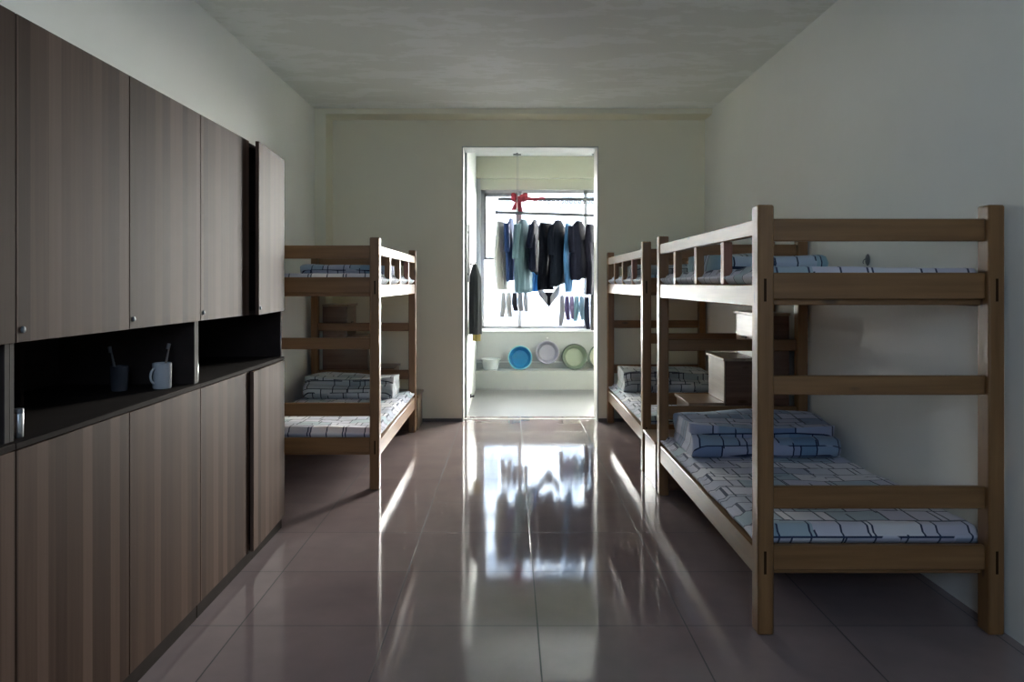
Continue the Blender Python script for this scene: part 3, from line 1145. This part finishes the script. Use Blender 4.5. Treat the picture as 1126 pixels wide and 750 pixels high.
def shirt_mesh(w, l, seed, depth=0.04, sleeve=0.5):
    b = MB()
    rows = []
    N = 18
    for k in range(N + 1):
        f = k / N
        z = -0.08 - l * f
        if f < 0.02:
            a = w * 0.16
        elif f < 0.10:
            a = w * (0.20 + 0.30 * (f - 0.02) / 0.08)
        else:
            a = w * (0.50 - 0.06 * math.sin(math.pi * min(1, (f - 0.1) / 0.6)) + 0.03 * f)
        d = depth * (0.5 + 0.6 * min(1, f * 3)) * (1 - 0.25 * (f > 0.97))
        z += 0.018 * noise.noise(Vector((f * 9, seed, 1)))
        rr_ = ring(a, d, z, 0, 0, seed, 0.010 * min(1, f * 2))
        if f > 0.8:
            g = (f - 0.8) / 0.2
            rr_ = [(p[0], p[1], p[2] + g * (0.05 * noise.noise(Vector((p[0] * 9 + seed, seed, 4))) + 0.05 * p[0] / w * math.sin(seed))) for p in rr_]
        rows.append(rr_)
    b.loft(rows)
    for s in (-1, 1):
        rows = []
        for k in range(10):
            f = k / 9
            x = s * (w * 0.46 + 0.05 * math.sin(f * 2.0))
            z = -0.12 - l * sleeve * f - 0.03 * (1 - f)
            rows.append(ring(0.055 * (1 - 0.25 * f), 0.034, z, x, 0.012 * math.sin(f * 3 + seed), seed + s, 0.004, 14))
        b.loft(rows)
    return b


def trouser_mesh(w, l, seed, depth=0.035):
    b = MB()
    rows = []
    for k in range(7):
        f = k / 6
        rows.append(ring(w * (0.42 + 0.06 * f), depth * (0.7 + 0.4 * f), -0.12 - l * 0.26 * f, 0, 0, seed, 0.005 * f))
    b.loft(rows)
    for s in (-1, 1):
        rows = []
        for k in range(14):
            f = k / 13
            rows.append(ring(w * 0.245 * (1 - 0.22 * f), depth * (1.0 - 0.15 * f), -0.12 - l * (0.22 + 0.78 * f), s * w * (0.235 - 0.02 * f), 0.015 * math.sin(f * 4 + seed + s), seed + s, 0.008 * f, 20))
        b.loft(rows)
    return b


def hang(kind, px, y_top, y_bot, col, label, cat, rot, rear=False, w=0.42, seed=1.0, depth=0.04, sleeve=0.5, hanger_label=None, drop=0.0):
    f = px2 if rear else px1
    x, zt = f(px, y_top)
    zb = f(px, y_bot)[1]
    y = YRL if rear else YRD
    top = (ZRAIL + 0.02) if rear else rod_z(x) + 0.018
    rt = 0.021 if rear else 0.018
    base_z = top - rt
    name = {'shirt': 'shirt', 'trousers': 'trousers'}[kind]
    h = hanger_mesh(w * 0.88, rt, drop).build('clothes_hanger', 'dark_alu')
    h.location = (x, y, base_z)
    h.rotation_euler = (0, 0, R(rot))
    tag(h, hanger_label, 'hanger', 'wire hangers on the balcony rails')
    l = (base_z - drop - 0.10) - zb
    mb = shirt_mesh(w, l, seed, depth, sleeve) if kind == 'shirt' else trouser_mesh(w, l, seed, depth)
    o = mb.build(cat.replace(' ', '_'), cloth(label.replace(' ', '_')[:40] + '_cloth', col), angle=80)
    o.location = (x, y, base_z - drop)
    o.rotation_euler = (0, 0, R(rot))
    tag(o, label, cat, 'clothes drying on the balcony')
    return o


NAVY, BLACK = (0.007, 0.009, 0.02), (0.005, 0.006, 0.010)
hang('trousers', 552, 248, 317, (0.33, 0.335, 0.33), 'pale grey trousers at the left end of the clothes rod', 'trousers', 68, w=0.36, seed=1.1, hanger_label='wire hanger holding the pale grey trousers')
hang('shirt', 562, 247, 309, (0.015, 0.03, 0.085), 'navy blue shirt hanging beside the pale grey trousers', 'shirt', 74, w=0.36, seed=2.3, depth=0.03, hanger_label='wire hanger holding the navy blue shirt')
hang('shirt', 575.5, 245, 323, (0.085, 0.14, 0.17), 'grey-teal long shirt, the palest large garment on the rod', 'shirt', 62, w=0.38, seed=3.7, depth=0.05, hanger_label='wire hanger holding the grey-teal shirt')
hang('shirt', 588, 247, 300, NAVY, 'short dark navy top next to the grey-teal shirt', 'top', 72, w=0.36, seed=4.4, depth=0.035, hanger_label='wire hanger holding the short dark navy top')
hang('trousers', 600.5, 246, 317, BLACK, 'black trousers hanging in the middle of the rod', 'trousers', 60, w=0.38, seed=5.2, depth=0.05, hanger_label='wire hanger holding the black trousers')
hang('shirt', 614, 245, 314, (0.006, 0.008, 0.014), 'black long-sleeved shirt hanging left of the blue jeans', 'shirt', 62, w=0.38, seed=6.9, depth=0.05, hanger_label='wire hanger holding the black long-sleeved shirt')
hang('trousers', 625, 247, 319, (0.045, 0.12, 0.25), 'bright blue jeans between two dark shirts on the rod', 'jeans', 76, w=0.36, seed=7.4, depth=0.032, hanger_label='wire hanger holding the bright blue jeans')
hang('shirt', 636.5, 241, 308, (0.008, 0.009, 0.017), 'dark charcoal jacket hanging right of the blue jeans', 'jacket', 58, w=0.38, seed=8.1, depth=0.055, hanger_label='wire hanger holding the dark charcoal jacket')
hang('trousers', 650, 245, 322, (0.009, 0.009, 0.016), 'dark trousers hanging against the right side of the doorway', 'trousers', 64, w=0.36, seed=9.6, depth=0.045, hanger_label='wire hanger holding the dark trousers at the right')
hang('trousers', 586.5, 250, 319, (0.03, 0.14, 0.36), 'vivid blue trousers showing below the short navy top', 'trousers', 48, rear=True, w=0.24, seed=10.4, drop=0.36, hanger_label='wire hanger holding the vivid blue trousers on the airer rail')
hang('trousers', 656, 250, 361, (0.06, 0.06, 0.06), 'long dark grey trousers half hidden by the right door jamb', 'trousers', 60, rear=True, w=0.26, seed=11.8, drop=0.40, hanger_label='wire hanger holding the long dark grey trousers')


def clip_hanger(pxa, pxb, ypx, label):
    xa, z = px2(pxa, ypx)
    xb = px2(pxb, ypx)[0]
    xm = (xa + xb) / 2
    t = thing('clip_hanger', label, 'clip hanger', (xm, YRL, z), 0, 'sock hangers below the airer rail')
    h = (xb - xa) / 2
    MB().box(-h, h, -0.007, 0.007, -0.007, 0.007, bev=0.003).build('bar', 'grey_plastic', t)
    top = ZRAIL - 0.036 - z
    for s in (-1, 1):
        MB().tube([(s * h * 0.8, 0, 0.005), (0, 0, 0.20), ], 0.002, 6).build('string', 'grey_plastic', t)
    MB().tube([(0, 0, 0.20), (0, 0, top + 0.004)], 0.0025, 6).build('cord', 'grey_plastic', t)
    return t


def sock(px, wpx, y0, y1, col, label, foot=1, drop=0.030):
    x, z0 = px2(px, y0)
    z1 = px2(px, y1)[1]
    L = z0 - z1
    w_ = wpx / S2 / 2
    rows = []
    # leg then foot bending to one side
    N = 11
    for k in range(N):
        f = k / (N - 1)
        bend = max(0, f - 0.62) / 0.38
        rows.append(ring(w_ * (0.72 + 0.28 * math.sin(f * 3)), 0.016, -L * f, foot * w_ * 0.55 * bend, 0, px, 0.002, 14))
    o = MB().loft(rows).build('sock', cloth('sock_cloth_%d' % int(px * 10), tuple(c * 0.5 for c in col)), angle=80)
    o.location = (x, YRL, z0)
    tag(o, label, 'sock', 'socks clipped below the airer rail')
    c = MB().box(-0.007, 0.007, -0.012, 0.012, -0.014, drop, bev=0.002).build('clip', 'white_china')
    c.parent = o
    return o


clip_hanger(550, 580, 318, 'grey clip hanger with pale socks at the left of the window')
for a in ((553.5, 6, 322, 349, (0.42, 0.42, 0.44), 'light grey sock, leftmost on the left clip hanger', -1),
          (559.5, 6, 322, 349, (0.46, 0.45, 0.46), 'pale grey sock next to the black sock, on its left', 1),
          (565.8, 6, 322, 342, (0.03, 0.03, 0.04), 'short black sock among the pale grey socks', 1),
          (572.0, 6, 321, 342, (0.34, 0.34, 0.38), 'mid grey sock right of the short black sock', 1),
          (577.8, 5, 321, 343, (0.40, 0.40, 0.44), 'light grey sock, rightmost on the left clip hanger', 1)):
    sock(*a)
clip_hanger(615, 649, 322, 'grey clip hanger with purple and blue socks at the right of the window')
for a in ((618, 6, 325, 358, (0.36, 0.37, 0.42), 'long grey sock, leftmost on the right clip hanger', -1),
          (623.6, 5.5, 326, 352, (0.13, 0.10, 0.22), 'dark purple sock beside the long grey sock', 1),
          (628.8, 5, 326, 351, (0.30, 0.24, 0.42), 'lilac sock in the middle of the right clip hanger', 1),
          (634, 6, 326, 353, (0.22, 0.38, 0.48), 'teal blue sock right of the lilac sock', -1),
          (639.6, 5.5, 326, 352, (0.26, 0.40, 0.55), 'light blue sock between the teal and the navy sock', 1),
          (645.3, 6, 327, 362, (0.04, 0.05, 0.09), 'long navy sock, rightmost on the right clip hanger', 1)):
    sock(*a)

# grey and black underwear top pinned to the rail
M['grey_knit'] = cloth('grey_knit', (0.22, 0.22, 0.24))
M['black_knit'] = cloth('black_knit', (0.008, 0.008, 0.012))
x, z = px2(603.5, 313)
t = thing('vest', 'small grey vest with a black front hanging between the sock hangers', 'vest', (x, YRL, z), 0, 'clothes drying on the balcony')
for s in (-1, 1):
    pts = [(s * 0.150, 0.02), (s * 0.135, -0.13), (s * 0.06, -0.22), (s * 0.02, -0.285), (s * 0.02, -0.16), (s * 0.075, -0.07)]
    MB().prism(pts, 1, -0.014, 0.014, bev=0.004).build('side_panel', 'grey_knit', t)
MB().prism([(-0.07, -0.10), (0.07, -0.10), (0.055, -0.20), (0.0, -0.30), (-0.05, -0.20)], 1, -0.010, 0.010, bev=0.003).build('front_panel', 'black_knit', t)
for s in (-1, 1):
    MB().tube([(s * 0.143, 0, 0.012), (s * 0.05, 0, 0.3), (0, 0, ZRAIL - 0.04 - z)], 0.002, 6).build('string', 'grey_plastic', t)

# ------------------------------------------------------------------ left side wall of the balcony
t = thing('wall_pipe', 'thin pale pipe running up the left balcony wall', 'pipe', (BX0 + 0.014, 8.33, 1.40))
MB().tube([(0, 0, 0), (0, 0, 0.60)], 0.011, 12).build('pipe', 'frame_white', t)
for z in (0.08, 0.52):
    MB().box(-0.012, 0.002, -0.018, 0.018, z - 0.012, z + 0.012, bev=0.002).build('bracket', 'alu', t)
t = thing('towel_hook', 'dark hook on the left balcony wall above the grey towel', 'hook', (BX0, 8.42, 1.60))
MB().box(0, 0.008, -0.02, 0.02, -0.03, 0.05, bev=0.002).build('plate', 'alu', t)
MB().tube([(0.004, 0, 0.0), (0.05, 0, -0.02), (0.075, 0, -0.015), (0.085, 0, 0.01)], 0.006, 8).build('prong', 'alu', t)


def draped(name, x, y, ztop, ln, wx, wy, seed, mat, label, cat):
    rows = []
    N = 16
    for k in range(N + 1):
        f = k / N
        spread = 0.35 + 0.65 * min(1, f * 5)
        pts = []
        n = 30
        for q in range(n):
            th = 2 * math.pi * q / n
            rp = 1 + 0.22 * math.sin(5 * th + seed) * min(1, 0.3 + f)
            pts.append((wx / 2 * spread * rp * math.cos(th), wy / 2 * spread * rp * math.sin(th), -ln * f))
        rows.append(pts)
    o = MB().loft(rows).build(name, mat, angle=80)
    o.location = (x, y, ztop)
    return tag(o, label, cat)


M['grey_towel'] = cloth('grey_towel_cloth', (0.085, 0.093, 0.096))
M['yellow_cloth'] = cloth('yellow_duster_cloth', (0.42, 0.34, 0.12))
draped('towel', BX0 + 0.075, 8.42, 1.585, 0.74, 0.125, 0.17, 0.7, 'grey_towel', 'long dark grey towel hanging just inside the doorway on the left', 'towel')
draped('duster', BX0 + 0.085, 8.60, 0.98, 0.22, 0.075, 0.10, 2.7, 'yellow_cloth', 'yellow cloth showing below the dark grey towel', 'cloth')
t = thing('peg', 'small grey peg on the balcony wall holding the yellow cloth', 'peg', (BX0, 8.60, 0.985))
MB().tube([(0, 0, 0), (0.09, 0, 0.0), (0.10, 0, 0.012)], 0.006, 8).build('pin', 'alu', t)
t = thing('door_stop', 'small black door stop low on the left balcony wall', 'door stop', (BX0, 8.9, 0.12))
MB().lathe([(0, 0.0), (0.022, 0.0), (0.022, 0.012), (0.014, 0.02), (0.016, 0.045), (0, 0.05)], 16, Matrix.Rotation(R(90), 4, 'Y')).build('stop', 'dark_plastic', t)

# ------------------------------------------------------------------ basins on the ledge
M['blue_basin'] = plain('blue_plastic', (0.008, 0.17, 0.36), 0.3, var=0.05)
M['aqua_rim'] = plain('aqua_plastic', (0.16, 0.40, 0.46), 0.25, var=0.05)
M['lilac_basin'] = plain('lilac_plastic', (0.26, 0.26, 0.32), 0.35, var=0.05)
M['green_basin'] = plain('sage_plastic', (0.22, 0.27, 0.205), 0.35, var=0.05)
M['dark_green'] = plain('dark_green_plastic', (0.035, 0.06, 0.045), 0.35)
M['cream_basin'] = plain('cream_plastic', (0.36, 0.38, 0.30), 0.35, var=0.05)
M['clear_basin'] = clear_plastic('clear_plastic', (0.86, 0.92, 0.93), 0.15, 0.45)


def basin_parts(t, r, h, base, rim, mat):
    """open towards local +z, bottom at z = 0"""
    rb = r * 0.70
    prof = [(0, 0.004), (rb * 0.9, 0.004), (rb * 0.96, 0.0), (rb, 0.004), (rb + (r - rb) * 0.25, h * 0.3), (r * 0.925, h * 0.96),
            (r * 0.905, h * 0.96), (rb + (r - rb) * 0.18, h * 0.3), (rb * 0.96, 0.010), (rb * 0.8, 0.007), (0, 0.007)]
    MB().lathe(prof, 40, mat).build('bowl', base, t)
    MB().lathe([(r * 0.90, h * 0.985), (r * 0.93, h * 1.0), (r * 0.99, h * 0.99), (r * 1.01, h * 0.94), (r * 0.99, h * 0.90), (r * 0.91, h * 0.93), (r * 0.90, h * 0.985)], 40, mat).build('rim', rim, t)


def leaning_basin(px, r, base, rim, label, lift=0.0, tilt=12, h=0.13, loop=False):
    """stands on its rim on the ledge with its open side towards the room"""
    t = thing('wash_basin', label, 'basin', (0, 0, 0), 0, 'plastic wash basins along the balcony parapet')
    yc = YW - 0.012 - h
    x = (px - 560) * yc / 872
    ry = R(90 - tilt)
    rot = Matrix.Rotation(ry, 4, 'X')          # +z of the basin turns towards -y
    # lowest rim point in the turned frame
    low = min((rot @ Vector((0, s * r * 1.01, zz * h))).z for s in (-1, 1) for zz in (0.95, 1.0))
    back = max((rot @ Vector((0, s * rr, zz))).y for s in (-1, 1) for rr, zz in ((r * 0.74, 0.0), (r, h)))
    t.location = (x, YW - 0.004 - back, 0.245 - low + 0.0005 + lift)
    basin_parts(t, r, h, base, rim, rot)
    if loop:
        top = rot @ Vector((0, r * 0.99, h * 0.97))
        ringp = [(top.x + 0.02 * math.cos(a), top.y, top.z + 0.018 + 0.022 * math.sin(a)) for a in [2 * math.pi * q / 14 for q in range(14)]]
        MB().tube(ringp, 0.003, 6, True).build('hanging_loop', rim, t)
        return t, Vector(t.location) + top
    return t


leaning_basin(572, 0.160, 'blue_basin', 'aqua_rim', 'bright blue wash basin with an aqua rim leaning on the parapet', tilt=10)
tb, hp = leaning_basin(602, 0.155, 'lilac_basin', 'lilac_basin', 'lilac grey wash basin hung on a nail above the ledge', lift=0.07, tilt=6, h=0.10, loop=True)
tn = thing('nail', 'small steel nail in the parapet holding the lilac basin', 'nail', (hp.x, YW, hp.z + 0.034))
MB().tube([(0, 0, 0), (0, hp.y - YW - 0.012, 0.004)], 0.004, 8).build('shank', 'steel', tn)
MB().lathe([(0, -0.003), (0.009, -0.003), (0.009, 0.003), (0, 0.003)], 14, Matrix.Translation((0, hp.y - YW - 0.013, 0.004)) @ Matrix.Rotation(R(90), 4, 'X')).build('head', 'steel', tn)
leaning_basin(632, 0.172, 'green_basin', 'dark_green', 'large sage green basin with a dark rim leaning on the parapet', tilt=8)
leaning_basin(661.5, 0.172, 'cream_basin', 'dark_green', 'cream basin with a dark rim half hidden by the right door jamb', tilt=8)
t = thing('wash_basin', 'clear plastic wash basin standing upright on the ledge at the left', 'basin', (-0.245, 10.462, 0.2455), 0, 'plastic wash basins along the balcony parapet')
basin_parts(t, 0.135, 0.15, 'clear_basin', 'clear_basin', Matrix.Identity(4))
# pipe along the parapet
t = thing('water_pipe', 'thin white water pipe along the parapet behind the basins', 'pipe', (0.8, YW - 0.009, 0.335))
MB().tube([(-1.235, 0, 0), (1.315, 0, 0)], 0.0035, 10).build('pipe', 'frame_white', t)
